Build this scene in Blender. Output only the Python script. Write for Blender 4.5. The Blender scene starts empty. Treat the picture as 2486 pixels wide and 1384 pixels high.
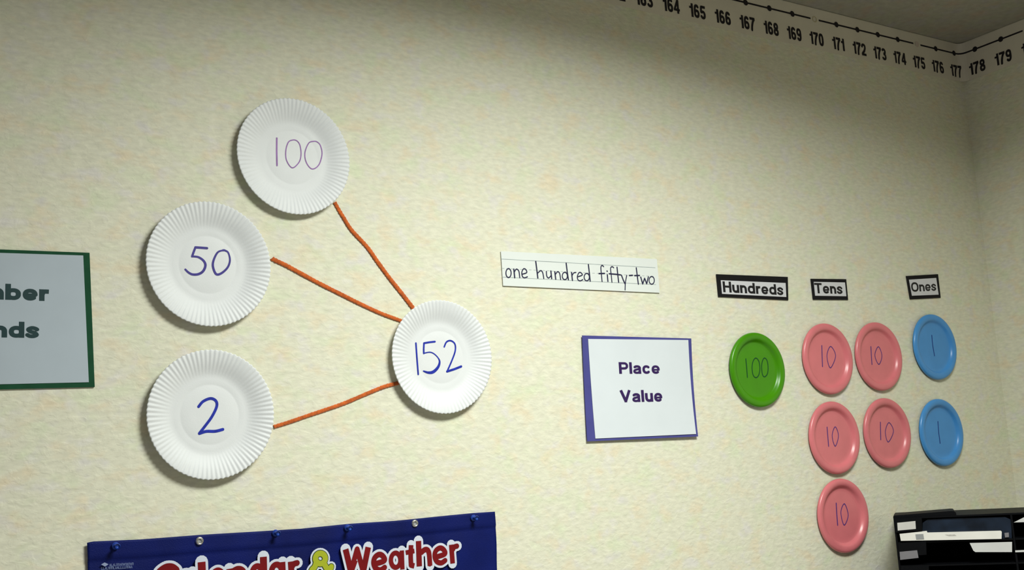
import bpy, bmesh, math, random
from mathutils import Vector, Matrix
from mathutils.geometry import delaunay_2d_cdt
random.seed(7)
sc = bpy.context.scene
COL = sc.collection
IW, IH = 2486, 1384

# ---------------------------------------------------------------- camera
CAM = Vector((-0.00062, -1.99943, 1.38646))
YAW, PITCH, ROLL, FPX = 0.5843154, 0.1644926, -0.0575753, 2773.052
fwd = Vector((math.sin(YAW)*math.cos(PITCH), math.cos(YAW)*math.cos(PITCH), math.sin(PITCH)))
r0 = Vector((math.cos(YAW), -math.sin(YAW), 0)); u0 = r0.cross(fwd)
RT = math.cos(ROLL)*r0 + math.sin(ROLL)*u0
UP = -math.sin(ROLL)*r0 + math.cos(ROLL)*u0
cd = bpy.data.cameras.new('camera'); cam = bpy.data.objects.new('camera', cd); COL.objects.link(cam)
cd.sensor_fit = 'HORIZONTAL'; cd.sensor_width = 36.0; cd.lens = FPX/IW*36.0
cd.clip_start = 0.05; cd.clip_end = 50
m = Matrix.Identity(4)
for i in range(3):
    m[i][0] = RT[i]; m[i][1] = UP[i]; m[i][2] = -fwd[i]; m[i][3] = CAM[i]
cam.matrix_world = m
sc.camera = cam

# ---------------------------------------------------------------- world, lamp, exposure
wd = bpy.data.worlds.new('world'); sc.world = wd; wd.use_nodes = True
wd.node_tree.nodes['Background'].inputs[0].default_value = (0.92, 0.95, 1.0, 1)
wd.node_tree.nodes['Background'].inputs[1].default_value = 0.13
ld = bpy.data.lights.new('ceiling_lamp_light', 'AREA'); ld.shape = 'RECTANGLE'; ld.size = 0.70; ld.size_y = 0.55
ld.energy = 53.5; ld.color = (0.965, 1.0, 0.93); ld.spread = math.radians(163)
lo = bpy.data.objects.new('ceiling_lamp_light', ld); COL.objects.link(lo); lo.location = (1.32, -1.33, 2.585)
ld2 = bpy.data.lights.new('cool_fill_light', 'AREA'); ld2.shape = 'RECTANGLE'; ld2.size = 1.2; ld2.size_y = 1.2  # unseen bluish fill light, added to cool the left of the wall
ld2.energy = 3; ld2.color = (0.42, 0.55, 1.0)
lo2 = bpy.data.objects.new('cool_fill_light', ld2); COL.objects.link(lo2); lo2.location = (-2.55, -1.4, 1.6); lo2.rotation_euler = (0, math.radians(-90), 0)
sc.view_settings.view_transform = 'Standard'; sc.view_settings.look = 'None'
sc.view_settings.exposure = 0.0; sc.view_settings.gamma = 1.0; sc.view_settings.use_curve_mapping = False

# ---------------------------------------------------------------- helpers
def at(px, py, Y=0.0, X=None):
    """point of a wall (y = Y, or x = X) that the photograph shows at a pixel"""
    d = fwd + (px-IW/2)/FPX*RT - (py-IH/2)/FPX*UP
    t = (Y-CAM.y)/d.y if X is None else (X-CAM.x)/d.x
    return CAM + t*d

def lin(c):
    c = c/255.0
    return c/12.92 if c <= 0.04045 else ((c+0.055)/1.055)**2.4
def rgb(r, g, b): return (lin(r), lin(g), lin(b), 1)

def mat(name, col, rough=0.7, spec=0.3, var=0.06, vscale=30, bump=0.0, bscale=200, stretch=(1,1,1), metal=0.0, sheen=0.0):
    M = bpy.data.materials.new(name); M.use_nodes = True
    n, l = M.node_tree.nodes, M.node_tree.links; b = n['Principled BSDF']
    b.inputs['Roughness'].default_value = rough; b.inputs['Metallic'].default_value = metal
    b.inputs['Specular IOR Level'].default_value = spec; b.inputs['Sheen Weight'].default_value = sheen
    g = n.new('ShaderNodeNewGeometry'); mp = n.new('ShaderNodeMapping'); l.new(g.outputs['Position'], mp.inputs[0])
    mp.inputs['Scale'].default_value = stretch
    t = n.new('ShaderNodeTexNoise'); t.inputs['Scale'].default_value = vscale; t.inputs['Detail'].default_value = 4
    l.new(mp.outputs[0], t.inputs['Vector'])
    r = n.new('ShaderNodeMapRange'); l.new(t.outputs['Fac'], r.inputs[0])
    r.inputs[1].default_value = .25; r.inputs[2].default_value = .75
    r.inputs[3].default_value = 1-var; r.inputs[4].default_value = 1+var
    mx = n.new('ShaderNodeVectorMath'); mx.operation = 'SCALE'; mx.inputs[0].default_value = col[:3]
    l.new(r.outputs[0], mx.inputs['Scale']); l.new(mx.outputs[0], b.inputs['Base Color'])
    if bump:
        t2 = n.new('ShaderNodeTexNoise'); t2.inputs['Scale'].default_value = bscale; t2.inputs['Detail'].default_value = 3
        l.new(mp.outputs[0], t2.inputs['Vector'])
        bp = n.new('ShaderNodeBump'); bp.inputs['Strength'].default_value = bump; bp.inputs['Distance'].default_value = 0.002
        l.new(t2.outputs['Fac'], bp.inputs['Height']); l.new(bp.outputs[0], b.inputs['Normal'])
    return M

def wall_mat(name, base, warm, cool):
    """rolled orange-peel paint with faint warm and green mottling"""
    M = bpy.data.materials.new(name); M.use_nodes = True
    n, l = M.node_tree.nodes, M.node_tree.links; b = n['Principled BSDF']
    b.inputs['Roughness'].default_value = .75; b.inputs['Specular IOR Level'].default_value = .25
    g = n.new('ShaderNodeNewGeometry')
    def noise(scale, detail, vec=(1,1,1), dist=0.0):
        mp = n.new('ShaderNodeMapping'); l.new(g.outputs['Position'], mp.inputs[0]); mp.inputs['Scale'].default_value = vec
        t = n.new('ShaderNodeTexNoise'); t.inputs['Scale'].default_value = scale; t.inputs['Detail'].default_value = detail
        t.inputs['Distortion'].default_value = dist
        l.new(mp.outputs[0], t.inputs['Vector']); return t.outputs['Fac']
    def ramp(src, a, c, lo_, hi_):
        r = n.new('ShaderNodeMapRange'); l.new(src, r.inputs[0])
        for i, v in enumerate((a, c, lo_, hi_)): r.inputs[i+1].default_value = v
        return r.outputs[0]
    def mix(fac, A, B):
        x = n.new('ShaderNodeMix'); x.data_type = 'RGBA'; l.new(fac, x.inputs['Factor'])
        for s, v in ((x.inputs[6], A), (x.inputs[7], B)):
            if isinstance(v, tuple): s.default_value = v
            else: l.new(v, s)
        return x.outputs[2]
    c1 = mix(ramp(noise(17, 3, (1, 1, 1.5)), .51, .70, 0, .75), base, warm)
    mp2 = noise(13, 3, (1.1, 1, 1.6), .3)
    c2 = mix(ramp(mp2, .51, .71, 0, .6), c1, cool)
    gy = (base[0]*.98, base[1]*.96, base[2]*1.16, 1)
    c2b = mix(ramp(noise(23, 2, (1, 1, 1.4)), .54, .72, 0, .7), c2, gy)
    fine = ramp(noise(120, 4, (.45, .45, 1.25)), .3, .7, .91, 1.07)
    vm = n.new('ShaderNodeVectorMath'); vm.operation = 'SCALE'; l.new(c2b, vm.inputs[0]); l.new(fine, vm.inputs['Scale'])
    l.new(vm.outputs[0], b.inputs['Base Color'])
    h1 = noise(70, 3, (.8, .8, 1.2), .4); h2 = noise(190, 2, (.7, .7, 1.1))
    s1 = ramp(h1, .45, .62, 0, 1)
    add = n.new('ShaderNodeMath'); add.operation = 'MULTIPLY_ADD'; l.new(h2, add.inputs[0]); add.inputs[1].default_value = .5; l.new(s1, add.inputs[2])
    bp = n.new('ShaderNodeBump'); bp.inputs['Strength'].default_value = .30; bp.inputs['Distance'].default_value = .0011
    l.new(add.outputs[0], bp.inputs['Height']); l.new(bp.outputs[0], b.inputs['Normal'])
    return M

def link_mesh(name, verts, faces, material, parent=None, loc=(0,0,0), smooth=False):
    """verts in world coordinates; loc becomes the object's origin (0 under a parent, whose own origin is used)"""
    o0 = Vector(parent['org']) if parent is not None else Vector(loc)
    me = bpy.data.meshes.new(name)
    me.from_pydata([tuple(Vector(v)-o0) for v in verts], [], faces); me.update()
    me.materials.append(material)
    if smooth: me.polygons.foreach_set('use_smooth', [True]*len(me.polygons))
    o = bpy.data.objects.new(name, me); COL.objects.link(o)
    if parent is not None: o.parent = parent
    else: o.location = o0
    o['org'] = tuple(o0)
    return o

def tag(o, label=None, cat=None, group=None, kind=None):
    if label: o['label'] = label
    if cat: o['category'] = cat
    if group: o['group'] = group
    if kind: o['kind'] = kind
    return o

def empty(name, loc, label, cat, group=None):
    o = bpy.data.objects.new(name, None); COL.objects.link(o); o.location = loc; o.empty_display_size = .05
    o['org'] = tuple(loc); return tag(o, label, cat, group)

def box(a, b):
    x0, y0, z0 = a; x1, y1, z1 = b
    v = [(x0,y0,z0),(x1,y0,z0),(x1,y1,z0),(x0,y1,z0),(x0,y0,z1),(x1,y0,z1),(x1,y1,z1),(x0,y1,z1)]
    f = [(0,3,2,1),(4,5,6,7),(0,1,5,4),(1,2,6,5),(2,3,7,6),(3,0,4,7)]
    return v, f
def merge(*parts):
    V, F = [], []
    for v, f in parts:
        k = len(V); V += [tuple(p) for p in v]; F += [tuple(i+k for i in q) for q in f]
    return V, F
def slab(poly, y0, y1):
    """polygon of (x, z) between y0 (front) and y1 (back)"""
    n = len(poly)
    v = [(x, y0, z) for x, z in poly] + [(x, y1, z) for x, z in poly]
    f = [tuple(range(n)), tuple(range(2*n-1, n-1, -1))] + [(i, (i+1) % n, (i+1) % n+n, i+n) for i in range(n)]
    return v, f
def pix(pts, Y): return [(p.x, p.z) for p in (at(a, b, Y) for a, b in pts)]

def catmull(P, n=8):
    if len(P) < 3: return list(P)
    Q = [P[0]]+list(P)+[P[-1]]; out = []
    if P[0] == P[-1]: Q = [P[-2]]+list(P)+[P[1]]
    for i in range(1, len(Q)-2):
        a, b, c, d = Q[i-1:i+3]
        for k in range(n):
            t = k/n
            out.append(tuple(.5*((2*b[j])+(-a[j]+c[j])*t+(2*a[j]-5*b[j]+4*c[j]-d[j])*t*t+(-a[j]+3*b[j]-3*c[j]+d[j])*t**3) for j in range(2)))
    out.append(tuple(P[-1])); return out

def union(V2, F2, Y):
    """non-overlapping triangulation of overlapping flat convex pieces"""
    r = delaunay_2d_cdt([Vector(v) for v in V2], [], [list(f) for f in F2], 0, 1e-7)
    P = []
    for f in F2:
        p = [V2[i] for i in f]
        if sum(p[i][0]*p[(i+1) % len(p)][1]-p[(i+1) % len(p)][0]*p[i][1] for i in range(len(p))) < 0: p = p[::-1]
        P.append((min(q[0] for q in p), max(q[0] for q in p), min(q[1] for q in p), max(q[1] for q in p), p))
    out = []
    for f in r[2]:
        p = [r[0][i] for i in f]
        ar = (p[1].x-p[0].x)*(p[2].y-p[0].y)-(p[2].x-p[0].x)*(p[1].y-p[0].y)
        if abs(ar) < 1e-13: continue
        cx, cy = sum(q.x for q in p)/3, sum(q.y for q in p)/3
        for x0, x1, y0, y1, q in P:
            if x0 <= cx <= x1 and y0 <= cy <= y1 and all((q[(i+1) % len(q)][0]-q[i][0])*(cy-q[i][1])-(q[(i+1) % len(q)][1]-q[i][1])*(cx-q[i][0]) >= -1e-12 for i in range(len(q))):
                out.append(tuple(f) if ar > 0 else tuple(reversed(f))); break
    return [(v.x, Y, v.y) for v in r[0]], out

def brush(paths, Y, caps=True, join=True):
    """flat strokes of (x, z) points with widths in metres: quads with round joints, lying at y = Y"""
    V, F = [], []
    def disk(c, r):
        k = len(V); n = 12
        for i in range(n): V.append((c[0]+r*math.cos(2*math.pi*(i+.37)/n), c[1]+r*math.sin(2*math.pi*(i+.37)/n)))
        F.append(tuple(range(k, k+n)))
    for q in paths:
        P, w = q[0], q[1]; cp = q[2] if len(q) > 2 else caps
        W = w if isinstance(w, (list, tuple)) else [w]*len(P)
        for i, (a, b) in enumerate(zip(P[:-1], P[1:])):
            d = Vector((b[0]-a[0], b[1]-a[1]))
            if d.length < 1e-7: continue
            d.normalize(); nx, nz = -d.y, d.x; k = len(V); wa, wb = W[i]/2, W[i+1]/2
            V.extend([(a[0]+nx*wa, a[1]+nz*wa), (a[0]-nx*wa, a[1]-nz*wa), (b[0]-nx*wb, b[1]-nz*wb), (b[0]+nx*wb, b[1]+nz*wb)])
            F.append((k, k+1, k+2, k+3))
        for i, p in enumerate(P):
            if cp or 0 < i < len(P)-1: disk(p, W[i]/2)
    return union(V, F, Y) if join else ([(x, Y, z) for x, z in V], F)

def ell(cx, cy, rx, ry, rot=0.0, n=26, a0=0.0, a1=2*math.pi):
    out = []
    for i in range(n+1):
        t = a0+(a1-a0)*i/n; x, y = rx*math.cos(t), ry*math.sin(t)
        out.append((cx+x*math.cos(rot)-y*math.sin(rot), cy+x*math.sin(rot)+y*math.cos(rot)))
    return out

XH = .735
def sel(x0, x1, y0, y1, s, a0=0, a1=360, n=28, ex=2.35):
    """stroke centre line along a squared ellipse whose OUTER box is given"""
    cx, cy, rx, ry = (x0+x1)/2, (y0+y1)/2, (x1-x0-s)/2, (y1-y0-s)/2; out = []
    for i in range(n+1):
        t = math.radians(a0+(a1-a0)*i/n); c, q = math.cos(t), math.sin(t)
        out.append((cx+rx*math.copysign(abs(c)**(2/ex), c), cy+ry*math.copysign(abs(q)**(2/ex), q)))
    return out
def glyph(ch, s, k=1.0):
    """centre lines of a bold sans letter, cap height 1: [(points, width factor)], width; k widens or narrows it"""
    h = s/2; t = .86
    def arch(x0, x1): return [(x0+h, .40)]+[p for p in sel(x0, x1, .0, XH, s, 165, 0, 14)]+[(x1-h, 0)]
    if ch in 'bd':
        w = .72*k; st = h if ch == 'b' else w-h
        return [([(st, 0), (st, 1)], 1), (sel(0, w, -.012, XH+.012, s), .93)], w
    if ch == 'l': return [([(h, 0), (h, 1)], 1)], s
    if ch == 'n': w = .66*k; return [([(h, 0), (h, XH)], 1), (arch(0, w), 1)], w
    if ch == 'm':
        w = 1.08*k; m_ = w/2+h
        return [([(h, 0), (h, XH)], 1), (arch(0, m_), 1), (arch(m_-s, w), 1)], w
    if ch == 'u':
        w = .66*k; return [([(w-h, 0), (w-h, XH)], 1), ([(h, XH)]+sel(0, w, -.012, XH, s, 180, 345, 14)+[(w-h, .34)], 1)], w
    if ch == 'r': w = .45*k; return [([(h, 0), (h, XH)], 1), ([(h, .38), (h+.05, .56), (w*.62, XH-h*.98), (w, XH-h*1.02)], 1)], w
    if ch == 'e': w = .70*k; return [([(h*.8, XH*.47), (w-h*.4, XH*.47)], .72), ([(w-h, XH*.42)]+sel(0, w, -.012, XH+.012, s, 4, 322, 30), .93)], w
    if ch == 'c': w = .68*k; return [(sel(0, w, -.012, XH+.012, s, 36, 324, 30), .95)], w
    if ch == 'o': w = .74*k; return [(sel(0, w, -.012, XH+.012, s), .95)], w
    if ch == 'a':
        w = .67*k
        return [([(w-h*1.1, 0), (w-h*1.2, XH*.5)]+sel(0, w-.01, XH*.28, XH+.012, s, 10, 158, 12), .95),
                ([(w-h, XH*.58), (w*.42, XH*.50)]+sel(-.01, w*.9, -.012, XH*.60, s*.9, 110, 330, 16)+[(w-h*1.2, .22)], .84)], w
    if ch == 's':
        w = .62*k; hh = h*.9
        return [(catmull([(w-hh*.8, XH*.71), (w*.72, XH-hh*1.2), (w*.45, XH-hh*.9), (hh*1.1, XH*.72), (w*.36, XH*.54), (w*.68, XH*.43), (w-hh*1.05, XH*.26), (w*.6, hh*.9), (w*.3, hh*.95), (hh*.6, XH*.27)], 5), .86)], w
    if ch == 'H': w = .80*k; return [([(h, 0), (h, 1)], 1), ([(w-h, 0), (w-h, 1)], 1), ([(h, .53), (w-h, .53)], t)], w
    if ch == 'T': w = .80*k; return [([(w/2, 0), (w/2, .95)], 1), ([(0, 1-h*t), (w, 1-h*t)], t)], w
    if ch == 'V': w = .92*k; return [([(h*1.02, 1), (w/2, .08)], 1.0), ([(w-h*1.02, 1), (w/2, .08)], 1.0), ([(w/2-h*1.0, .065), (w/2+h*1.0, .065)], .65)], w
    if ch == 'N': w = .82*k; return [([(h, 0), (h, 1)], 1), ([(w-h, 0), (w-h, 1)], 1), ([(h*1.1, .93), (w-h*1.1, .07)], 1)], w
    if ch == 'P': w = .76*k; return [([(h, 0), (h, 1)], 1), ([(h, 1-h*.9), (w*.45, 1-h*.9)]+sel(w*.1, w, .36, 1, s*.9, 75, -75, 14)+[(w*.45, .36+h*.9), (h, .36+h*.9)], .9)], w
    if ch == 'B':
        w = .82*k
        return [([(h, 0), (h, 1)], 1), ([(h, 1-h*.9), (w*.45, 1-h*.9)]+sel(w*.1, w*.95, .46, 1, s*.9, 75, -75, 12)+[(h, .46+h*.9)], .9),
                ([(h, .56-h*.9), (w*.45, .56-h*.9)]+sel(w*.1, w, 0, .56, s*.9, 75, -75, 12)+[(h, h*.9)], .9)], w
    if ch == 'O': w = .92*k; return [(sel(0, w, -.012, 1.012, s), .97)], w
    if ch == '0': w = .60*k; return [(sel(0, w, -.01, 1.01, s, ex=2.6), .97)], w
    if ch == '1': w = .40*k; return [([(w-h, 0), (w-h, 1)], 1), ([(w-h*1.0, .80), (w*.52, .72), (0, .70)], .72)], w
    if ch == '2': w = .60*k; return [(sel(0, w, .40, 1.01, s, 185, 0, 14)+[(w-h*1.1, .62), (w*.62, .40), (h*1.1, h*1.6), (h*1.3, h*.9)], .95), ([(0, h*.9), (w, h*.9)], .88)], w
    if ch == '3': w = .60*k; return [(sel(0, w*.96, .44, 1.01, s, 165, -70, 14)+[(w*.40, .53)], .92), ([(w*.40, .53)]+sel(0, w, -.01, .60, s, 70, -168, 14), .92)], w
    if ch == '4': w = .64*k; return [([(w*.70, 0), (w*.70, 1)], .95), ([(w*.66, .95), (h*.8, .30)], .8), ([(0, .27), (w, .27)], .82)], w
    if ch == '5': w = .60*k; return [([(w*.95, 1-h*.9), (w*.17, 1-h*.9)], .9), ([(w*.20+h*.2, 1-h*.6), (h*1.1, .45)], .85), ([(h*1.1, .50)]+sel(0, w, -.01, .66, s, 128, -165, 20), .93)], w
    if ch == '6': w = .60*k; return [(sel(0, w, -.01, 1.01, s, 38, 180, 14, 2.6)+[(h, .33)], .95), (sel(0, w, -.01, .64, s), .93)], w
    if ch == '9': w = .60*k; return [(sel(0, w, -.01, 1.01, s, -142, 0, 14, 2.6)+[(w-h, .67)], .95), (sel(0, w, .36, 1.01, s), .93)], w
    if ch == '7': w = .58*k; return [([(0, 1-h*.9), (w, 1-h*.9)], .9), (catmull([(w-h*.6, 1-h*1.1), (w*.60, .66), (w*.40, .32), (w*.33, 0)], 5), .95)], w
    if ch == '8': w = .60*k; return [(sel(.03, w-.03, .46, 1.01, s*.92), .90), (sel(0, w, -.01, .58, s), .92)], w
    raise KeyError(ch)
def text_paths(word, s=.2, gap=.09, k=1.0):
    x = 0; out = []; marks = []
    for ch in word:
        g, w = glyph(ch, s, k); marks.append(x)
        out += [([(x+px, py) for px, py in pts], s*f) for pts, f in g]; x += w+gap
    return out, x-gap, marks
def letters(word, x0, x1, zb, cap, Y, s=.2, gap=.09, slope=0.0, ending=None, k=1.0):
    """one flat mesh (verts, faces) per letter; the word (or its ending) fills x0..x1 above the base line zb"""
    _, w, marks = text_paths(word, s, gap, k)
    a = marks[len(word)-len(ending)] if ending else 0
    sx = (x1-x0)/(w-a); out = []
    for ch, m_ in zip(word, marks):
        g, _ = glyph(ch, s, k); pp = []
        v, f = brush([([(m_+px, py) for px, py in pts], s*fk) for pts, fk in g], Y, False)
        out.append(([(x0+(x-a)*sx, Y, zb+z*cap+slope*(x-a)*sx) for x, _, z in v], f))
    return out
def print_letters(sets, material, parent):
    for st_ in sets:
        for v, f in st_: link_mesh('printed_letter', v, f, material, parent)

# ---------------------------------------------------------------- materials
M_WALL = wall_mat('cream_wall_paint', (.80, .785, .635, 1), (.84, .72, .52, 1), (.72, .80, .555, 1))
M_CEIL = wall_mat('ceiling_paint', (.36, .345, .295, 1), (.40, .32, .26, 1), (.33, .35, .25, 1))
M_WALL2 = mat('tan_wall_paint', (.62, .60, .58, 1), .8, .2, .05, 3)
M_FLOOR = mat('floor_carpet', (.42, .39, .36, 1), .95, .1, .25, 60, .5, 400)
M_PAPERPLATE = mat('white_paper_plate', (.80, .82, .84, 1), .55, .35, .02, 25, .08, 500)
M_GREEN = mat('green_plastic', (.060, .275, .0003, 1), .30, .4, .05, 25)
M_PINK = mat('pink_plastic', (.74, .20, .225, 1), .30, .5, .05, 25)
M_BLUE = mat('blue_plastic', (.068, .30, .70, 1), .28, .5, .05, 25)
M_YARN = mat('orange_yarn', (.66, .135, .022, 1), .85, .2, .28, 140, .8, 700, sheen=.3)
M_INK_P = mat('purple_marker', (.30, .13, .42, 1), .5, .3, .2, 150)
M_INK_V = mat('violet_marker', (.045, .03, .27, 1), .5, .3, .25, 150)
M_INK_B = mat('blue_marker', (.012, .028, .40, 1), .5, .3, .3, 150)
M_INK_10 = mat('purple_pen', (.10, .035, .22, 1), .5, .3, .2, 150)
M_INK_G = mat('dark_green_pen', (.004, .065, .02, 1), .5, .3, .2, 150)
M_INK_1 = mat('dark_blue_pen', (.008, .03, .24, 1), .5, .3, .2, 150)
M_INK_W = mat('navy_pen', (.018, .018, .06, 1), .5, .3, .2, 150)
M_PRINT = mat('black_print', (.012, .011, .014, 1), .5, .3, .05)
M_NUMPRINT = mat('black_number_print', (.02, .017, .02, 1), .6, .2, .05)
M_PRINT_G = mat('dark_teal_print', (.012, .045, .05, 1), .5, .3, .05)
M_PRINT_P = mat('dark_purple_print', (.035, .012, .10, 1), .5, .3, .05)
M_MAT_G = mat('green_card', (.010, .072, .032, 1), .8, .2, .15, 40)
M_MAT_P = mat('purple_card', (.078, .078, .29, 1), .8, .15, .1, 20)
M_PAPER_B = mat('bluish_white_paper', (.47, .54, .61, 1), .6, .3, .04, 12)
M_PAPER = mat('white_paper', (.74, .79, .84, 1), .6, .3, .025, 12)
M_PAPER_S = mat('white_sentence_paper', (.80, .84, .82, 1), .6, .3, .02, 12)
M_PAPER_L = mat('grey_white_label_paper', (.70, .70, .74, 1), .6, .3, .02, 12)
M_RULE = mat('grey_ruling', (.40, .46, .46, 1), .7, .2, .3, 30)
M_BLACKCARD = mat('black_card', (.008, .007, .009, 1), .7, .2, .1)
M_STRIP = mat('number_line_paper', (.78, .73, .62, 1), .65, .3, .05, 9)
M_DOT_Y = mat('pale_yellow_dot', (.62, .55, .36, 1), .7, .2, .05)
M_DOT_P = mat('pale_pink_dot', (.68, .58, .52, 1), .7, .2, .05)
M_DOT_V = mat('violet_dot', (.03, .02, .10, 1), .7, .2, .05)
M_FABRIC = mat('blue_nylon_fabric', (.0022, .0085, .115, 1), .6, .16, .35, 9, .35, 600)
M_TITLE_R = mat('dark_red_print', (.200, .006, .009, 1), .6, .15, .2, 25)
M_TITLE_W = mat('white_print_outline', (.68, .72, .84, 1), .6, .3, .04)
M_TITLE_Y = mat('yellow_green_print', (.42, .47, .02, 1), .6, .3, .05)
M_TITLE_D = mat('dark_green_print', (.02, .05, .02, 1), .6, .3, .05)
M_LOGO = mat('faded_white_print', (.13, .17, .33, 1), .6, .3, .3, 300)
M_LOGO_D = mat('pale_print', (.30, .36, .55, 1), .6, .3, .1, 100)
M_METAL = mat('nickel_eyelet', (.75, .75, .72, 1), .28, .5, .03, 20, metal=1.0)
M_PIN = mat('blue_pushpin_plastic', (.012, .05, .34, 1), .25, .5, .05)
M_BLACKPL = mat('black_plastic', (.0026, .0028, .0040, 1), .55, .10, .05)
M_DARKFOLD = mat('dark_blue_folder', (.009, .016, .032, 1), .30, .5, .7, 22)
M_GREYLAB = mat('shaded_label_grey', (.20, .19, .21, 1), .6, .3, .05)  # lower labels' shade put into the colour; the sticker is plain grey
M_LABEL = mat('pale_label', (.60, .58, .56, 1), .6, .3, .05)
M_TAB = mat('grey_tab', (.30, .31, .32, 1), .6, .3, .05)
M_SMUDGE = mat('pencil_smudge', (.50, .48, .45, 1), .6, .3, .2, 200)
M_SHEET = mat('white_sheet', (.80, .78, .74, 1), .6, .3, .04, 30)
M_SHEET2 = mat('pale_grey_sheet', (.62, .62, .62, 1), .6, .3, .04, 30)

# ---------------------------------------------------------------- room shell
CZ = 2.6; XR = 3.0
def struct(name, a, b, m):
    v, f = box(a, b); return tag(link_mesh(name, v, f, m, loc=((a[0]+b[0])/2, (a[1]+b[1])/2, a[2])), kind='structure')
struct('wall_back', (-2.6, 0, 0), (XR, .12, CZ), M_WALL)
struct('wall_right', (XR, -4.6, 0), (XR+.12, .12, CZ), M_WALL)
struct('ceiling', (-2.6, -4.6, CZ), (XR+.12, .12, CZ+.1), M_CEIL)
struct('wall_left', (-2.72, -4.6, 0), (-2.6, .12, CZ), M_WALL2)
struct('wall_front', (-2.72, -4.72, 0), (XR+.12, -4.6, CZ), M_WALL2)
struct('floor', (-2.6, -4.6, -.1), (XR+.12, .12, 0), M_FLOOR)

# ---------------------------------------------------------------- number line along the ceiling
S, A0, ZD, ZB = .08664, .03371, 2.5654, 2.4781
RC = .028
def path(u, off):
    """u runs along the back wall (negative) round the corner on to the right wall (positive)"""
    if u <= -RC: return (XR+u, -off)
    if u >= RC: return (XR-off, -u)
    t = (u+RC)/(2*RC); p0, p1, p2 = (XR-RC, 0), (XR, 0), (XR, -RC)
    x = (1-t)**2*p0[0]+2*t*(1-t)*p1[0]+t*t*p2[0]; y = (1-t)**2*p0[1]+2*t*(1-t)*p1[1]+t*t*p2[1]
    k = math.pi/2*t
    return (x-off*math.sin(k), y-off*math.cos(k))
def bend(V, off): return [(*path(u, off), z) for u, z in V]
nl = empty('number_line', (XR-.02, -.02, ZB), 'long white paper number line counting past 163 to 179 along the top of the walls', 'number line')
us = [-2.5+i*.05 for i in range(49)] + [-.05+i*.01 for i in range(11)] + [.06+i*.05 for i in range(16)]
V, F = [], []
for off in (.002, .0008):
    k = len(V); V += bend([(u, ZB) for u in us], off)+bend([(u, CZ-.002) for u in us], off); n = len(us)
    F += [(k+i, k+i+1, k+i+1+n, k+i+n) for i in range(n-1)]
n = len(us)
F += [(i, i+1, i+1+2*n, i+2*n) for i in range(n-1)]
link_mesh('paper_strip', V, F, M_STRIP, nl)
def ring_disk(V, F, u0, z0, r, r1=0, n=18):
    k = len(V)
    if r1 <= 0:
        V += [(u0+r*math.cos(2*math.pi*i/n), z0+r*math.sin(2*math.pi*i/n)) for i in range(n)]; F.append(tuple(range(k, k+n)))
    else:
        for q in (r, r1): V += [(u0+q*math.cos(2*math.pi*i/n), z0+q*math.sin(2*math.pi*i/n)) for i in range(n)]
        F += [(k+i, k+(i+1) % n, k+(i+1) % n+n, k+i+n) for i in range(n)]
for num in range(150, 187):
    u = -A0-(177-num)*S
    gap = .016 if num % 5 == 0 else 0
    a, b = u-S/2, u+S/2
    segs = [(a, b)] if not gap else [(a, u-gap), (u+gap, b)]
    for p, q in segs:
        V, F = [], []
        for i in range(8):
            s0, s1 = p+(q-p)*i/8, p+(q-p)*(i+1)/8; k = len(V)
            V += [(s0, ZD-.0024), (s1, ZD-.0024), (s1, ZD+.0024), (s0, ZD+.0024)]; F.append((k, k+1, k+2, k+3))
        link_mesh('printed_line', bend(V, .0026), F, M_NUMPRINT, nl)
    V, F = [], []
    if num % 10 == 0: ring_disk(V, F, u, ZD, .0088, .0062)
    else: ring_disk(V, F, u, ZD, .0088 if num % 5 == 0 else .0082)
    link_mesh('printed_dot', bend(V, .0030), F, M_DOT_Y if num % 10 == 0 else M_DOT_P if num % 5 == 0 else M_NUMPRINT, nl)
    w = .0540
    tx, tw, _ = text_paths(str(num), .215, .075, 1.0)
    v, f = brush([([(x, y) for x, y in pts], q) for pts, q in tx], 0, False)
    wide = w*min(1.0, tw/1.72)
    link_mesh('printed_number', bend([(u-wide/2+x/tw*wide, 2.4912+z*.0362) for x, _, z in v], .0028), f, M_NUMPRINT, nl)

# ---------------------------------------------------------------- plates
def revolve(name, prof, nseg, material, flutes=0, amp=0, r_in=.072, back=.0012):
    """profile of (r, depth); depth is towards the room (-y); closed shell with a back face"""
    V, F = [(0, -prof[0][1], 0)], []
    rings = []
    for side in (0, 1):
        P = prof[1:] if side == 0 else prof[1:][::-1]
        for r, d in P:
            idx = []
            for i in range(nseg):
                t = 2*math.pi*i/nseg; dd = d-(back if side else 0); rr = r
                if flutes and r > r_in:
                    k = min(1, (r-r_in)/.036)**1.1; w = math.cos(flutes*t)
                    dd += amp*k*w; rr = r+(.0006*w if r > .110 else 0)
                idx.append(len(V)); V.append((rr*math.cos(t), -dd, rr*math.sin(t)))
            rings.append(idx)
    V.append((0, -(prof[0][1]-back), 0)); last = len(V)-1
    for i in range(nseg):
        j = (i+1) % nseg; F.append((0, rings[0][i], rings[0][j]))
        for a, b in zip(rings[:-1], rings[1:]): F.append((a[i], b[i], b[j], a[j]))
        F.append((last, rings[-1][j], rings[-1][i]))
    o = link_mesh(name, V, F, material, smooth=True)
    return o
PROF_W = [(0, .0045), (.030, .0045), (.0515, .0045), (.0530, .0042), (.0545, .0045), (.064, .0045), (.069, .0047), (.074, .0058), (.080, .0080), (.086, .0104), (.092, .0126), (.098, .0143), (.104, .0156), (.109, .0164), (.1125, .0168), (.1143, .0167)]
PROF_C = [(0, .0032), (.030, .0032), (.058, .0032), (.0655, .0033), (.0680, .0042), (.0705, .0070), (.0730, .0100), (.0755, .0118), (.0790, .0127), (.0830, .0130), (.0870, .0124), (.0895, .0108), (.0908, .0086), (.0912, .0062)]
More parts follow.
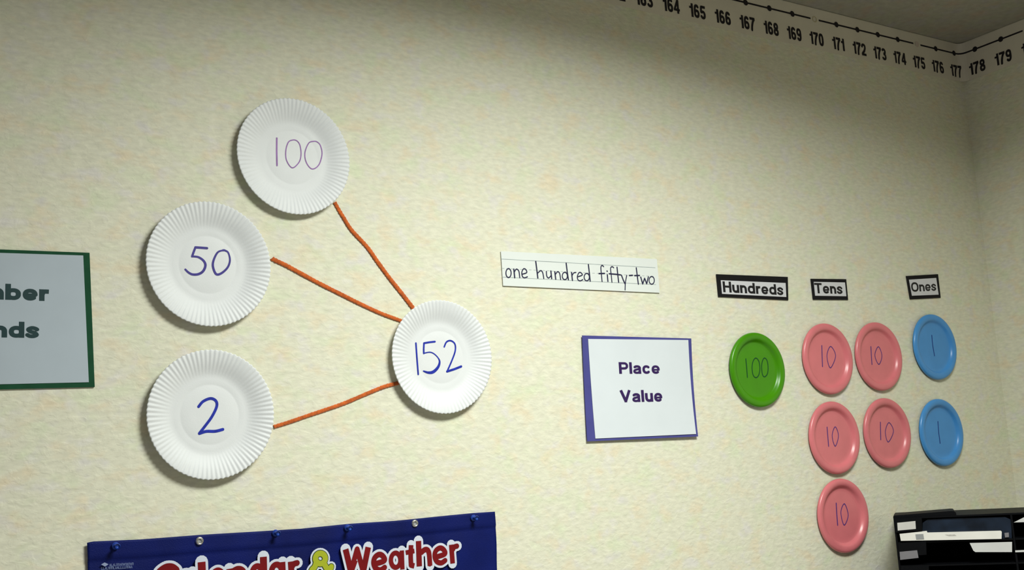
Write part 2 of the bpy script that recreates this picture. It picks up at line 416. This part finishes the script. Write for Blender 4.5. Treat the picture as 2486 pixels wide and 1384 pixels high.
plate0 = revolve('paper_plate', PROF_W, 480, M_PAPERPLATE, 80, .00062, .070)
disc0 = revolve('plastic_plate', PROF_C, 96, M_GREEN)
def plate(src, name, x, z, label, group, material=None, rot=0.0, used=[]):
    if src in used:
        o = src.copy(); COL.objects.link(o)
    else:
        o = src; used.append(src)
    if material is not None and material != src.data.materials[0]:
        o.data = DATA[material.name] if material.name in DATA else DATA.setdefault(material.name, src.data.copy())
        o.data.materials[0] = material
    o.location = (x, 0, z); o.rotation_euler = (0, rot, 0); o.name = name; o['org'] = (x, 0, z)
    return tag(o, label, 'plate', group)
DATA = {}
def write(o, strokes, Y, material, name='handwritten_number'):
    """strokes: (list of pixel points, width in metres) drawn where the photograph shows them on the plate's floor"""
    P = [(pix(p, Y), w) for p, w in strokes]
    v, f = brush(P, Y)
    rot = o.rotation_euler.y; o.rotation_euler.y = 0
    return link_mesh(name, v, f, material, o)
def crop(ox, oy, s, pts): return [(ox+a/s, oy+b/s) for a, b in pts]

GW = 'white paper plates joined by orange yarn'
def W(k): return k
# 100
c = lambda p: crop(540, 200, 3.844, p)
o = plate(plate0, 'paper_plate', .8302, 2.0112, 'white fluted paper plate with 100 handwritten in light purple, topmost of the white plates', GW)
write(o, [(c([(508,520),(507,640),(510,775)]), .0030),
          (c(catmull([(655,538),(615,560),(592,640),(600,730),(652,797),(712,750),(734,680),(725,590),(695,545),(655,538)])), .0021),
          (c(catmull([(852,550),(805,568),(770,660),(785,750),(838,808),(900,770),(930,670),(915,590),(885,556),(852,550)])), .0021)], -.0050, M_INK_P)
# 50
c = lambda p: crop(330, 470, 3.954, p)
o = plate(plate0, 'paper_plate', .6621, 1.7927, 'white fluted paper plate with 50 handwritten in dark blue, middle of the left plates', GW)
zero = catmull([(835,545),(785,565),(748,635),(740,700),(770,772),(820,765),(880,710),(903,640),(888,570),(860,548),(835,545)])
write(o, [(c([(683,524),(630,520),(572,516)]), .0044), (c([(572,516),(555,560),(540,603)]), .0040),
          (c(catmull([(540,603),(600,610),(650,645),(668,690),(645,745),(600,773),(545,776),(505,757),(475,728)])), [.0034+.0012*math.sin(i/64*math.pi) for i in range(65)]),
          (c(zero), [.0030+.0013*abs(math.sin(i/20)) for i in range(len(zero))])], -.0050, M_INK_V)
# 2
c = lambda p: crop(330, 830, 3.7405, p)
o = plate(plate0, 'paper_plate', .6621, 1.5220, 'white fluted paper plate with a blue handwritten 2, lowest of the white plates', GW)
two = catmull([(570,588),(612,540),(680,514),(728,538),(733,590),(690,680),(632,760),(577,830)])
write(o, [(c(two), .0050), (c(catmull([(577,832),(640,813),(720,812),(790,795)])), .0052)], -.0050, M_INK_B)
# 152
c = lambda p: crop(900, 700, 4.0706, p)
o = plate(plate0, 'paper_plate', 1.1357, 1.6281, 'white fluted paper plate with 152 handwritten in blue, where the three orange strands meet', GW)
five = catmull([(525,642),(590,632),(642,660),(680,715),(668,775),(620,825),(570,833),(522,818)])
write(o, [(c([(447,542),(458,700),(470,850)]), .0036), (c([(635,527),(580,533),(527,542)]), .0038), (c([(527,542),(524,600),(525,642)]), .0038),
          (c(five), [.0024+.0038*max(0, math.sin((i/len(five)-.35)*math.pi/.65)) for i in range(len(five))]),
          (c(catmull([(727,578),(750,530),(792,518),(832,550),(835,620),(800,720),(755,822)])), .0034),
          (c([(755,822),(825,800),(895,772)]), .0046)], -.0050, M_INK_B)

# coloured plates
GP = 'pink plastic plates marked 10 in the tens columns'
c = lambda p: crop(1740, 780, 5.765, p)
o = plate(disc0, 'plastic_plate', 2.0163, 1.6039, 'green plastic plate with 100 written on it, below the word Hundreds', None)
write(o, [(c([(408,527),(420,650),(430,785)]), .0028), (c(catmull([(548,515),(510,560),(495,650),(510,750),(550,790),(590,750),(605,660),(590,560),(548,515)])), .0025),
          (c(catmull([(668,515),(640,560),(630,640),(640,740),(668,778),(708,740),(720,650),(705,550),(668,515)])), .0025)], -.0036, M_INK_G)
c = lambda p: crop(1740, 740, 3.145, p)
tens = [(2.2686, 1.6326, 'left column, top row', [(803,312),(805,390),(808,472)], [(870,318),(842,390),(868,482),(908,390),(870,318)]),
        (2.4658, 1.6404, 'right column, top row, left of the blue plate', [(1178,320),(1181,390),(1186,455)], [(1235,320),(1208,385),(1238,455),(1262,390),(1235,320)]),
        (2.2635, 1.4328, 'left column, middle row', [(843,935),(848,1000),(855,1080)], [(905,932),(882,1000),(905,1080),(930,1000),(905,932)]),
        (2.4666, 1.4389, 'right column, lower of the two there', [(1250,897),(1251,960),(1253,1030)], [(1315,900),(1288,970),(1310,1048),(1350,965),(1315,900)])]
for x, z, wh, one, zr in tens:
    o = plate(disc0, 'plastic_plate', x, z, 'pink plastic plate marked 10, '+wh, GP, M_PINK)
    write(o, [(c(one), .0030), (c(catmull(zr)), .0024)], -.0036, M_INK_10)
c = lambda p: crop(1960, 1140, 5.765, p)
o = plate(disc0, 'plastic_plate', 2.2662, 1.2396, 'pink plastic plate marked 10, lowest of the pink plates, alone in its row', GP, M_PINK)
write(o, [(c([(405,472),(412,620),(425,778)]), .0034), (c(catmull([(520,480),(470,600),(515,778),(572,640),(520,480)])), .0026)], -.0036, M_INK_10)
c = lambda p: crop(2190, 740, 3.2944, p)
for x, z, wh, one in ((2.7044, 1.6687, 'upper of the two, below the word Ones', [(238,244),(246,330),(260,408)]), (2.6891, 1.4341, 'lower of the two, above the black file sorter', [(287,934),(293,1020),(305,1108)])):
    o = plate(disc0, 'plastic_plate', x, z, 'blue plastic plate marked 1, '+wh, 'blue plastic plates marked 1 in the ones column', M_BLUE)
    write(o, [(c(one), .0028)], -.0036, M_INK_1)

# ---------------------------------------------------------------- orange yarn
def yarn(px, wid, label):
    P = pix(px, -.002); C = catmull(P, 14); n = len(C); V, F = [], []; m_ = 10; s = 0.0
    for i, (x, z) in enumerate(C):
        a = C[max(0, i-1)]; b = C[min(n-1, i+1)]; d = Vector((b[0]-a[0], b[1]-a[1])).normalized()
        if i: s += math.dist(C[i], C[i-1])
        t = i/(n-1); w = (wid[0]+(wid[1]-wid[0])*t)/2*(1+.10*math.sin(s*900)+.05*random.uniform(-1, 1))
        for k in range(m_):
            q = 2*math.pi*k/m_; e = w*math.cos(q); hgt = .0016*(1+.2*math.sin(s*900+q))*math.sin(q)
            V.append((x-d.y*e, -.0019-hgt, z+d.x*e))
    for i in range(n-1):
        for k in range(m_): F.append((i*m_+k, i*m_+(k+1) % m_, (i+1)*m_+(k+1) % m_, (i+1)*m_+k))
    F += [tuple(range(m_)), tuple(range((n-1)*m_, n*m_))[::-1]]
    mid = C[n//2]
    tag(link_mesh('orange_yarn_strand', V, F, M_YARN, loc=(mid[0], -.002, mid[1]), smooth=True), label, 'yarn', 'orange yarn strands between the white plates')
c = lambda p: crop(640, 480, 2.387, p)
yarn(c([(412,26),(440,76),(462,112),(510,187),(600,285),(660,370),(730,465),(800,553),(858,628),(872,648)]), (.0078, .0092), 'orange yarn strand running steeply down from the 100 plate to the 152 plate')
yarn(c([(50,350),(62,360),(130,392),(200,430),(330,500),(450,560),(560,615),(680,670),(793,712),(815,722)]), (.0088, .0072), 'orange yarn strand running from the 50 plate down to the 152 plate')
yarn(c([(60,1328),(72,1324),(150,1300),(260,1262),(350,1232),(470,1190),(600,1135),(700,1095),(780,1074),(810,1066)]), (.0066, .0078), 'orange yarn strand rising from the 2 plate to the 152 plate')

# ---------------------------------------------------------------- cards
def rect_card(name, quad, material, Y0, Y1, parent=None, bow=0.0):
    """quad of (x, z) TL TR BR BL, gridded so that it can bow off the wall a little"""
    n = 10; V, F = [], []
    for y in (Y0, Y1):
        for j in range(n+1):
            for i in range(n+1):
                u, v = i/n, j/n
                x = (1-v)*((1-u)*quad[0][0]+u*quad[1][0])+v*((1-u)*quad[3][0]+u*quad[2][0])
                z = (1-v)*((1-u)*quad[0][1]+u*quad[1][1])+v*((1-u)*quad[3][1]+u*quad[2][1])
                V.append((x, y-bow*(4*(v-.5)**2)*(.4+.6*u), z))
    N = (n+1)**2
    for j in range(n):
        for i in range(n):
            a = j*(n+1)+i; F.append((a, a+n+1, a+n+2, a+1)); F.append((a+N, a+1+N, a+n+2+N, a+n+1+N))
    rim = [i for i in range(n+1)]+[j*(n+1)+n for j in range(1, n+1)]+[n*(n+1)+i for i in range(n-1, -1, -1)]+[j*(n+1) for j in range(n-1, 0, -1)]
    for a, b in zip(rim, rim[1:]+rim[:1]): F.append((a, b, b+N, a+N))
    return link_mesh(name, V, F, material, parent)
# number bonds
q = [at(229, 940).x, at(229, 940).z]
e = empty('number_bonds_card', (.31, 0, 1.68), 'large white sign on green card reading Number Bonds, cut off at the left edge', 'sign')
TL, TR, BR, BL = (.142, 1.797), tuple(pix([(216.5,614.5)], 0)[0]), tuple(pix([(229,940)], 0)[0]), (.142, 1.566)
rect_card('backing_card', [TL, TR, BR, BL], M_MAT_G, -.0030, -.0012, e)
pr, pb = pix([(202,620.4),(215.6,928)], -.0036)
rect_card('paper_sheet', [(.152, 1.7905), pr, pb, (.152, 1.5745)], M_PAPER_B, -.0038, -.0030, e)
a0, a1 = at(12.7, 727.6, -.004), at(118.5, 727.6, -.004); top = at(12.7, 688.8, -.004)
t1 = letters('Number', a0.x, a1.x, a0.z, top.z-a0.z, -.0041, .27, .07, 0, 'ber', 1.08)
a0, a1 = at(20.7, 819.5, -.004), at(94.8, 819.5, -.004); top = at(20.7, 780.5, -.004)
t2 = letters('Bonds', a0.x, a1.x, a0.z, top.z-a0.z, -.0041, .27, .07, 0, 'ds', 1.08)
print_letters((t1, t2), M_PRINT_G, e)
# place value
e = empty('place_value_card', (1.65, 0, 1.56), 'square-looking white sign on purple card reading Place Value', 'sign')
Q = pix([(1412.4,814.7),(1675.5,822.3),(1692,1060),(1424.6,1071.8)], -.004)
rect_card('backing_card', Q, M_MAT_P, -.0045, -.0030, e, .0035)
Q = pix([(1427,823.2),(1668.6,826),(1687.5,1054),(1444.7,1064.9)], -.006)
rect_card('paper_sheet', Q, M_PAPER, -.0060, -.0050, e, .0035)
Y = -.0068
a0, a1, top = at(1503.7, 907.4, Y), at(1602.7, 907.6, Y), at(1503.7, 879.2, Y)
t1 = letters('Place', a0.x, a1.x, a0.z, top.z-a0.z, Y, .218, .09)
a0, a1, top = at(1506, 976.6, Y), at(1609, 976.0, Y), at(1506, 947.4, Y)
t2 = letters('Value', a0.x, a1.x, a0.z, top.z-a0.z, Y, .218, .09)
print_letters((t1, t2), M_PRINT_P, e)
# column titles
def title_card(word, out, inn, x0, x1, zb, top, slope, label, name, bold=.218, Y=0.0):
    o_ = pix(out, Y-.003); cx = sum(p[0] for p in o_)/4; cz = min(p[1] for p in o_)
    e = empty(name, (cx, 0, cz), label, 'sign', 'black bordered column titles')
    rect_card('backing_card', o_, M_BLACKCARD, Y-.0030, Y-.0015, e)
    rect_card('paper_label', pix(inn, Y-.004), M_PAPER_L, Y-.0040, Y-.0030, e)
    a, b, t = at(x0, zb, Y-.0045), at(x1, zb+slope, Y-.0045), at(x0, top, Y-.0045)
    print_letters((letters(word, a.x, b.x, a.z, t.z-a.z, Y-.0044, bold, .085, (b.z-a.z)/(b.x-a.x)),), M_PRINT, e)
title_card('Hundreds', [(1739,665.7),(1912.7,672.4),(1914,728.8),(1744.3,720.6)], [(1750.2,680.4),(1907.3,687.1),(1909,721.1),(1753.3,713.4)], 1756.3, 1902.6, 709.3, 683.0, 7.2, 'white label in a thick black border reading Hundreds', 'hundreds_label')
title_card('Tens', [(1968.5,676.8),(2054.5,677.8),(2059.2,728),(1974.2,727.5)], [(1976,684.3),(2051.4,685.8),(2054.8,719.3),(1979.4,718)], 1979, 2046.3, 712, 687, 1.5, 'small white label in a black border reading Tens', 'tens_label')
title_card('Ones', [(2200,670.1),(2277.5,665.7),(2284,722.9),(2209.8,726.8)], [(2207.2,679.1),(2272.9,674.8),(2278.8,715.4),(2214.4,718)], 2213.6, 2273.6, 708.6, 686, -3.2, 'small white label in a black border reading Ones', 'ones_label', .20)
# word strip
e = empty('word_strip', (1.51, 0, 1.78), 'white ruled paper strip with one hundred fifty-two handwritten in pen', 'paper strip')
Q = pix([(1216.2,609.9),(1594.6,629),(1601.8,710.9),(1221.7,693.7)], -.0035)
rect_card('paper_sheet', Q, M_PAPER_S, -.0035, -.0022, e)
c = lambda p: crop(1190, 580, 5.524, p)
Y = -.0039
for ln in ([(150,269),(2215,386)], [(165,512),(2225,612)]): link_mesh('ruled_line', *brush([(pix(c(ln), Y), .0010)], Y, False), M_RULE, e)
R_ = []
for i in range(34):
    t = i/34; R_.append((pix(c([(158+2060*t, 395+108*t), (158+2060*(t+.016), 395+108*(t+.016))]), Y), .0007))
tag(link_mesh('dashed_line', *brush(R_, Y, False), M_RULE, e), kind='stuff')
E_ = lambda cx, cy, rx, ry, r=0: ell(cx, cy, rx, ry, r, 20)
hw = [E_(247,458,35,60), [(318,405),(324,460),(330,520)], catmull([(325,445),(352,405),(385,432),(398,520)]),
      catmull([(432,473),(490,452),(478,410),(448,402),(426,445),(432,498),(458,522),(500,508)]),
      [(612,302),(626,410),(640,525)], catmull([(642,455),(680,425),(706,455),(720,532)]),
      catmull([(755,435),(760,498),(785,524),(815,495)]), [(815,430),(820,480),(826,532)],
      [(868,440),(874,490),(880,540)], catmull([(877,475),(905,440),(932,462),(946,545)]),
      E_(1002,497,34,50), [(1020,326),(1034,440),(1050,548)],
      [(1093,450),(1098,500),(1104,556)], catmull([(1103,485),(1122,456),(1150,450)]),
      catmull([(1175,508),(1236,484),(1216,452),(1190,456),(1170,505),(1180,550),(1210,562),(1242,546)]),
      E_(1296,512,35,50), [(1318,345),(1330,450),(1342,566)],
      catmull([(1522,372),(1503,355),(1486,380),(1492,470),(1502,572)]), [(1460,465),(1535,463)],
      [(1572,482),(1580,570)], [(1567,431),(1571,434)],
      catmull([(1657,387),(1636,372),(1616,395),(1624,480),(1634,582)]), [(1598,467),(1680,474),(1748,482)],
      [(1702,380),(1712,480),(1724,582)], [(1762,488),(1785,550),(1808,600)], catmull([(1833,488),(1818,560),(1812,620),(1810,684)]),
      [(1868,491),(1910,488)], [(1960,388),(1974,500),(1988,606)], [(1938,492),(2004,490)],
      [(2020,512),(2046,604),(2072,528),(2100,602),(2122,510)], E_(2167,556,35,52)]
for w0, w1 in ((0,1),(1,3),(3,4),(4,6),(6,8),(8,10),(10,12),(12,14),(14,15),(15,17),(17,19),(19,20),(20,21),(21,24),(24,26),(26,27),(27,29),(29,30),(30,31)):
    link_mesh('handwritten_letter', *brush([(pix(c(s), Y-.0002), .0025 if len(s) > 12 else .0031) for s in hw[w0:w1]], Y-.0002), M_INK_W, e)

# ---------------------------------------------------------------- calendar banner
tp = [(212,1318),(225,1314.8),(345,1309.7),(485,1298.8),(600,1292),(736,1283.4),(846,1272),(960,1264.6),(1040,1256.5),(1146,1246),(1203,1242.2)]
TW = pix(tp, -.008)
XL, XRB = TW[0][0], TW[-1][0]
def ztop(x):
    for a, b in zip(TW[:-1], TW[1:]):
        if x <= b[0]: return a[1]+(b[1]-a[1])*(x-a[0])/(b[0]-a[0])
    return TW[-1][1]
def fy(x, d):
    """distance of the cloth from the wall: soft folds and a stitched hem"""
    hem = .0022 if d < .030 else (.0022*max(0, 1-(d-.030)/.004))
    return min(-.0018, -(.0036+hem+.0018*math.sin(x*17+.6)*min(1, d/.1+.2)+.0011*math.sin(x*43+d*22)+.0012*math.sin(d*60+x*9)*min(1, d*8)-.0012*(abs(d-.032) < .003)))
bn = empty('calendar_chart', ((XL+XRB)/2, 0, .62), 'dark blue fabric wall chart with a red Calendar & Weather title', 'wall chart')
nx = 150; ds = [0, .004, .008, .014, .020, .026, .029, .032, .035, .040]+[.05+.015*i for i in range(44)]
V, F = [], []
for side in (0, 1):
    for d in ds:
        for i in range(nx+1):
            x = XL+(XRB-XL)*i/nx; e_ = .0016*math.sin(d*30) if i in (0, nx) else 0
            V.append((x+e_, fy(x, d)+(.0012 if side else 0), ztop(x)-d))
N = len(ds)*(nx+1)
for j in range(len(ds)-1):
    for i in range(nx):
        a = j*(nx+1)+i; F.append((a, a+nx+1, a+nx+2, a+1)); F.append((a+N, a+1+N, a+nx+2+N, a+nx+1+N))
rim = list(range(nx+1))+[j*(nx+1)+nx for j in range(1, len(ds))]+[(len(ds)-1)*(nx+1)+i for i in range(nx-1, -1, -1)]+[j*(nx+1) for j in range(len(ds)-2, 0, -1)]
for a, b in zip(rim, rim[1:]+rim[:1]): F.append((a, b, b+N, a+N))
link_mesh('fabric_panel', V, F, M_FABRIC, bn, smooth=True)
D = 1/1262.0
def cl(px_pts): return pix(px_pts, -.0098)
def e_path(cx, cy, s=1.0):
    return catmull([(cx-12*s, cy+5*s), (cx+12*s, cy-3*s), (cx+9*s, cy-14*s), (cx, cy-18*s), (cx-10*s, cy-11*s), (cx-13*s, cy+2*s), (cx-8*s, cy+15*s), (cx+3*s, cy+19*s), (cx+13*s, cy+13*s)], 6)
red = [  # Calendar
 (catmull([(428,1386),(417,1378),(402,1379),(386,1392),(384,1410),(395,1424),(412,1427),(430,1418)], 5), 17, False),
 (ell(452,1409,11,17), 12, True), ([(467,1389),(468,1430)], 13, False),
 ([(489.5,1364.5),(492,1428)], 17, False),
 (e_path(528,1403), 13, True),
 ([(557,1381),(561,1424)], 14, False), (catmull([(562,1390),(576,1382),(587,1384),(592,1394),(593,1422)], 5), 14, False),
 (ell(625,1394,12.5,19.5), 13, True), ([(639.5,1352),(641,1417)], 16, False),
 (ell(672,1388,12.5,17.5), 13, True), ([(686,1364.5),(688,1410)], 13, False),
 ([(706,1363.5),(709,1408)], 14, False), (catmull([(709,1376),(714,1369),(723,1366.5)], 4), 13, False),
 # Weather
 ([(839,1333.5),(852,1388),(862,1360)], 14.5, False), ([(852,1388),(867,1333),(882,1388)], 12.5, False), ([(882,1388),(894,1328.5)], 14.5, False), 
 (e_path(920.5,1364.5,1.02), 13, True),
 (ell(960.5,1360,11.5,17.5), 11.5, True), ([(975.5,1336.5),(977,1382.5)], 11.5, False),
 ([(998,1323.5),(997,1352),(998,1372),(1006,1374)], 12.5, False), ([(985,1342),(1006,1337.5)], 11, False),
 ([(1016,1313.5),(1018,1375)], 14.5, False), (catmull([(1022,1342),(1033,1334),(1041,1341),(1044,1373.5)], 5), 13, False),
 (e_path(1068,1348,.98), 12.5, True),
 ([(1095.5,1322.5),(1099,1368)], 13, False), (catmull([(1099,1335),(1103,1328),(1111,1325.5)], 4), 12.5, False)]
amp_ = [(ell(777.5,1356,12,12.5), 13), (catmull([(768,1364),(764,1376),(756,1386),(756,1402),(772,1412),(790,1402),(801,1383),(804,1376)], 6), 13), ([(785,1366),(800,1392),(812,1408)], 13)]
LETTERS = [(0,1),(1,3),(3,4),(4,5),(5,7),(7,9),(9,11),(11,13),(13,16),(16,17),(17,19),(19,21),(21,23),(23,24),(24,26)]
def layer(items, extra, Y, caps=None):
    return brush([(cl(it[0]), (it[1]+extra)*D, (it[2] if len(it) > 2 else True) if caps is None else caps) for it in items], Y)
link_mesh('title_outline', *layer(red+amp_, 11.5, -.0095, True), M_TITLE_W, bn)
for cnt in LETTERS:
    link_mesh('title_letter', *layer(red[cnt[0]:cnt[1]], 0, -.0100), M_TITLE_R, bn)
link_mesh('ampersand_edge', *layer(amp_, 3.2, -.0100, True), M_TITLE_D, bn)
link_mesh('ampersand', *layer(amp_, 0, -.0104, True), M_TITLE_Y, bn)
# faded maker's mark at the lower left: diamond and two rows of tiny letters
c = lambda p: crop(190, 1220, 7.103, p)
link_mesh('printed_diamond', *slab(cl(c([(395,1070),(455,1035),(522,1066),(462,1106)])), -.0097, -.0092), M_LOGO_D, bn)
st = []
for row, (y0, y1) in enumerate(((1062, 1098), (1112, 1150))):
    x = 540 if row == 0 else 400
    while x < 940:
        h = random.choice((0, 1, 2)); sl = -.055*(x-540); w = 20
        p = {0: [(x, y0+sl), (x, y1+sl), (x+w, y1+sl)], 1: [(x, y1+sl), (x+w/2, y0+sl), (x+w, y1+sl)], 2: [(x, y1+sl), (x, y0+sl), (x+w, y0+sl), (x+w, y1+sl)]}[h]
        st.append((cl(c(p)), .0009)); x += 30
tag(link_mesh('faded_small_print', *brush(st, -.0096), M_LOGO, bn), kind='stuff')
# eyelets
def eyelet(px, py):
    p = at(px, py, -.0078); V, F = [], []; n = 28; prof = [(.0034, .0), (.0036, .0022), (.0046, .0034), (.0060, .0030), (.0070, .0016), (.0074, 0)]
    for r, d in prof:
        V += [(p.x+r*math.cos(2*math.pi*i/n), -.0068-d, p.z+r*math.sin(2*math.pi*i/n)) for i in range(n)]
    for j in range(len(prof)-1): F += [(j*n+i, j*n+(i+1) % n, (j+1)*n+(i+1) % n, (j+1)*n+i) for i in range(n)]
    ey = link_mesh('eyelet', V, F, M_METAL, bn, smooth=True); ey['label'] = 'round nickel eyelet in the hem'
    k = link_mesh('eyelet_hole', [(p.x+.0034*math.cos(2*math.pi*i/n), -.0075, p.z+.0034*math.sin(2*math.pi*i/n)) for i in range(n)], [tuple(range(n))], M_TAB, bn)
eyelet(484.7, 1313.6); eyelet(1007.5, 1271)
# push pins
def pin(px, py, tilt, label):
    p = at(px, py, -.022); prof = [(0, .0235), (.0040, .0235), (.0050, .0228), (.0050, .0215), (.0036, .0205), (.0030, .0160), (.0032, .0130), (.0046, .0112), (.0062, .0104), (.0062, .0094), (.0014, .0088), (.0008, .0080), (.0006, -.002)]
    V, F = [(0, -.0235, 0)], []; n = 20
    for r, d in prof[1:]: V += [(r*math.cos(2*math.pi*i/n), -d, r*math.sin(2*math.pi*i/n)) for i in range(n)]
    F += [(0, 1+i, 1+(i+1) % n) for i in range(n)]
    for j in range(len(prof)-2): F += [(1+j*n+i, 1+j*n+(i+1) % n, 1+(j+1)*n+(i+1) % n, 1+(j+1)*n+i) for i in range(n)]
    o = link_mesh('push_pin', V, F, M_PIN, smooth=True); o.location = (p.x, 0, p.z)
    o.rotation_euler = (math.radians(tilt), 0, 0)
    tag(o, label, 'push pin', 'blue push pins along the top of the chart')
pin(285, 1325, 3, 'blue push pin near the left end of the chart hem')
pin(675, 1294, 2, 'blue push pin above the d of Calendar')
pin(850, 1281, 3, 'blue push pin above the W of Weather')
pin(1157, 1257, 2, 'blue push pin in the right corner of the chart')

# ---------------------------------------------------------------- black file sorter standing across the corner
DU = Vector((.61, -.792, 0)).normalized(); DVI = Vector((.792, .61, 0)).normalized()   # along its front, and into its depth
q0 = at(2168, 1252, -.17); O0 = Vector((q0.x, q0.y, 0))
def hit(px, py, off=0.0):
    """(u, z) on the sorter's front plane, moved out towards the room by off"""
    d = fwd + (px-IW/2)/FPX*RT - (py-IH/2)/FPX*UP
    o = O0-DVI*off; t = (o-CAM).dot(DVI)/d.dot(DVI); p = CAM+t*d
    return ((p-o).dot(DU), p.z)
def sbox(u0, u1, v0, v1, z0, z1):
    v, f = box((u0, v0, z0), (u1, v1, z1)); return [O0+DU*a+DVI*b+Vector((0, 0, c)) for a, b, c in v], [tuple(reversed(q)) for q in f]
def sslab(pts, v0, v1):
    v, f = slab(pts, v0, v1); return [O0+DU*a+DVI*b+Vector((0, 0, c)) for a, b, c in v], f
def hq(pts, off=0.0): return [hit(a, b, off) for a, b in pts]
DEP, WID = .24, .614
zt = hit(2168, 1257)[1]; zsA = hit(2300, 1313)[1]; ud = hit(2461, 1300)[0]
fo = empty('file_sorter', tuple(O0+DU*.3+DVI*.12), 'black plastic file sorter with label windows, standing in the lower right corner', 'file sorter')
PITCH = zt-.004-zsA; rows = 16; z_bot = zsA-PITCH*(rows-1)
link_mesh('top_panel', *sbox(0, WID, 0, DEP, zt-.004, zt), M_BLACKPL, fo)
link_mesh('back_panel', *sbox(.004, WID-.004, DEP-.004, DEP, 0, zt-.0041), M_BLACKPL, fo)
for u_ in (0, ud-.002, WID-.004): link_mesh('upright_panel', *sbox(u_, u_+.004, .0005, DEP-.0041, 0, zt-.0041), M_BLACKPL, fo)
for r_ in range(rows):
    z_ = zsA-PITCH*r_
    for a_, b_ in ((.0045, ud-.0025), (ud+.0025, WID-.0045)):
        link_mesh('shelf', *sbox(a_, b_, .001, DEP-.0042, z_-.003, z_), M_BLACKPL, fo)
# thin raised plate on the left of the top
v, f = sslab([(hit(2168, 1256)[0], zt+.0002)]+hq([(2168.5,1254),(2171,1251.8),(2309,1240.6),(2316,1240.8),(2321,1245)])+[(hit(2321, 1245)[0], zt+.0002)], .001, .12)
link_mesh('raised_top_plate', v, f, M_BLACKPL, fo)
# label windows hang at the left of each slot
for k in range(6):
    dz = -PITCH*k
    if k == 0: pl = hq([(2172,1260),(2238,1256),(2239,1289),(2174,1293)], .003)
    else: pl = [(u_, z_-PITCH*k) for u_, z_ in hq([(2174,1262),(2242,1258),(2243,1290),(2176,1296)], .003)]
    h_ = link_mesh('label_holder', *sslab(pl, -.003, 0), M_BLACKPL, fo)
    src = hq([(2178.3,1269.5),(2222.3,1265),(2223.5,1284.3),(2179.5,1288.3)], .004) if k == 0 else [(u_, z_-PITCH*(k-1)) for u_, z_ in hq([(2184,1340),(2226.5,1336),(2230,1354.5),(2185.5,1359.5)], .004)]
    l_ = link_mesh('label_window', *sslab(src, -.0040, -.0031), M_LABEL if k == 0 else M_GREYLAB, h_)
    if k < 2: l_['label'] = 'pale paper label' if k == 0 else 'paper label with its shade painted in grey'
zA = zsA
# things lying and standing in the slots
v, f = sslab([(hit(2236, 1290)[0], zA+.0004)]+hq([(2240,1270),(2252,1261.5),(2322,1258.5),(2440,1255.5),(2455,1262)])+[(hit(2455, 1290)[0], zA+.0004)], .006, .009)
tag(link_mesh('dark_folder', v, f, M_DARKFOLD, loc=tuple(O0+DU*.2+DVI*.1+Vector((0, 0, zA)))), 'dark blue folder in the top slot of the black sorter, behind the white paper', 'folder')
ps = empty('paper_stack', tuple(O0+DU*.15+DVI*.1+Vector((0, 0, zA))), 'long white paper stack with a grey tab in the top slot of the black sorter', 'paper')
# the stack starts behind the folder's foot
pts = hq([(2184,1296.5),(2250,1289.5),(2251.5,1293.5),(2430,1289),(2432,1291),(2431.5,1309),(2187,1313.2)], .0045)
pts[-1] = (pts[-1][0], max(pts[-1][1], zA+.0004)); pts[-2] = (pts[-2][0], max(pts[-2][1], zA+.0004))
link_mesh('paper_edge', *sslab(pts, -.0045, .005), M_SHEET, ps)
link_mesh('grey_tab', *sslab(hq([(2222.5,1297.5),(2241.5,1296.5),(2243.5,1309),(2224.5,1309.8)], .0055), -.0055, -.0046), M_TAB, ps)
link_mesh('faint_pencil_mark', *sslab(hq([(2294,1298.2),(2318,1297.6),(2322,1301),(2304,1301.6)], .0049), -.0049, -.0046), M_SMUDGE, ps)
v, f = sslab(hq([(2354,1318.5),(2457,1315.8),(2457,1340.5),(2368,1340.5),(2363,1337)], .002), -.002, -.0008)
tag(link_mesh('cut_corner_sheet', v, f, M_SHEET2, loc=tuple(O0+DU*.22+Vector((0, 0, zA-.03)))), 'pale grey sheet with a slanted left side, below the long white paper edge', 'paper')
v, f = sslab(hq([(2438.5,1294),(2449,1293),(2449.5,1304),(2440,1305)], 0), 0, .0008)
k_ = link_mesh('small_sticker', v, f, M_GREYLAB, loc=tuple(O0+DU*.28+Vector((0, 0, zA+.01))))
tag(k_, 'tiny grey sticker just right of the long white paper edge', 'sticker')
v, f = sslab(hq([(2438,1289.5),(2446,1286.6),(2446,1287.6),(2438,1290.6)], .001), -.001, .06)
v, f = sslab([p for p in hq([(2461,1268.5),(2486,1256),(2530,1234+14),(2530,1266.5)], .003)], -.003, -.0015)
tag(link_mesh('folded_sheet', v, f, M_SHEET2, loc=tuple(O0+DU*.33+Vector((0, 0, zA+.05)))), 'white folded sheet corner at the right edge, in the upper slot of the next column', 'paper')
v, f = sslab(hq([(2464.5,1336.5),(2530,1333),(2530,1339),(2465,1341)], .003), -.003, -.0015)
tag(link_mesh('lower_sheet', v, f, M_SHEET2, loc=tuple(O0+DU*.33+Vector((0, 0, zA-.03)))), 'narrow white sheet edge at the right frame edge, in the slot below', 'paper')

for o in COL.objects:
    if 'org' in o: del o['org']
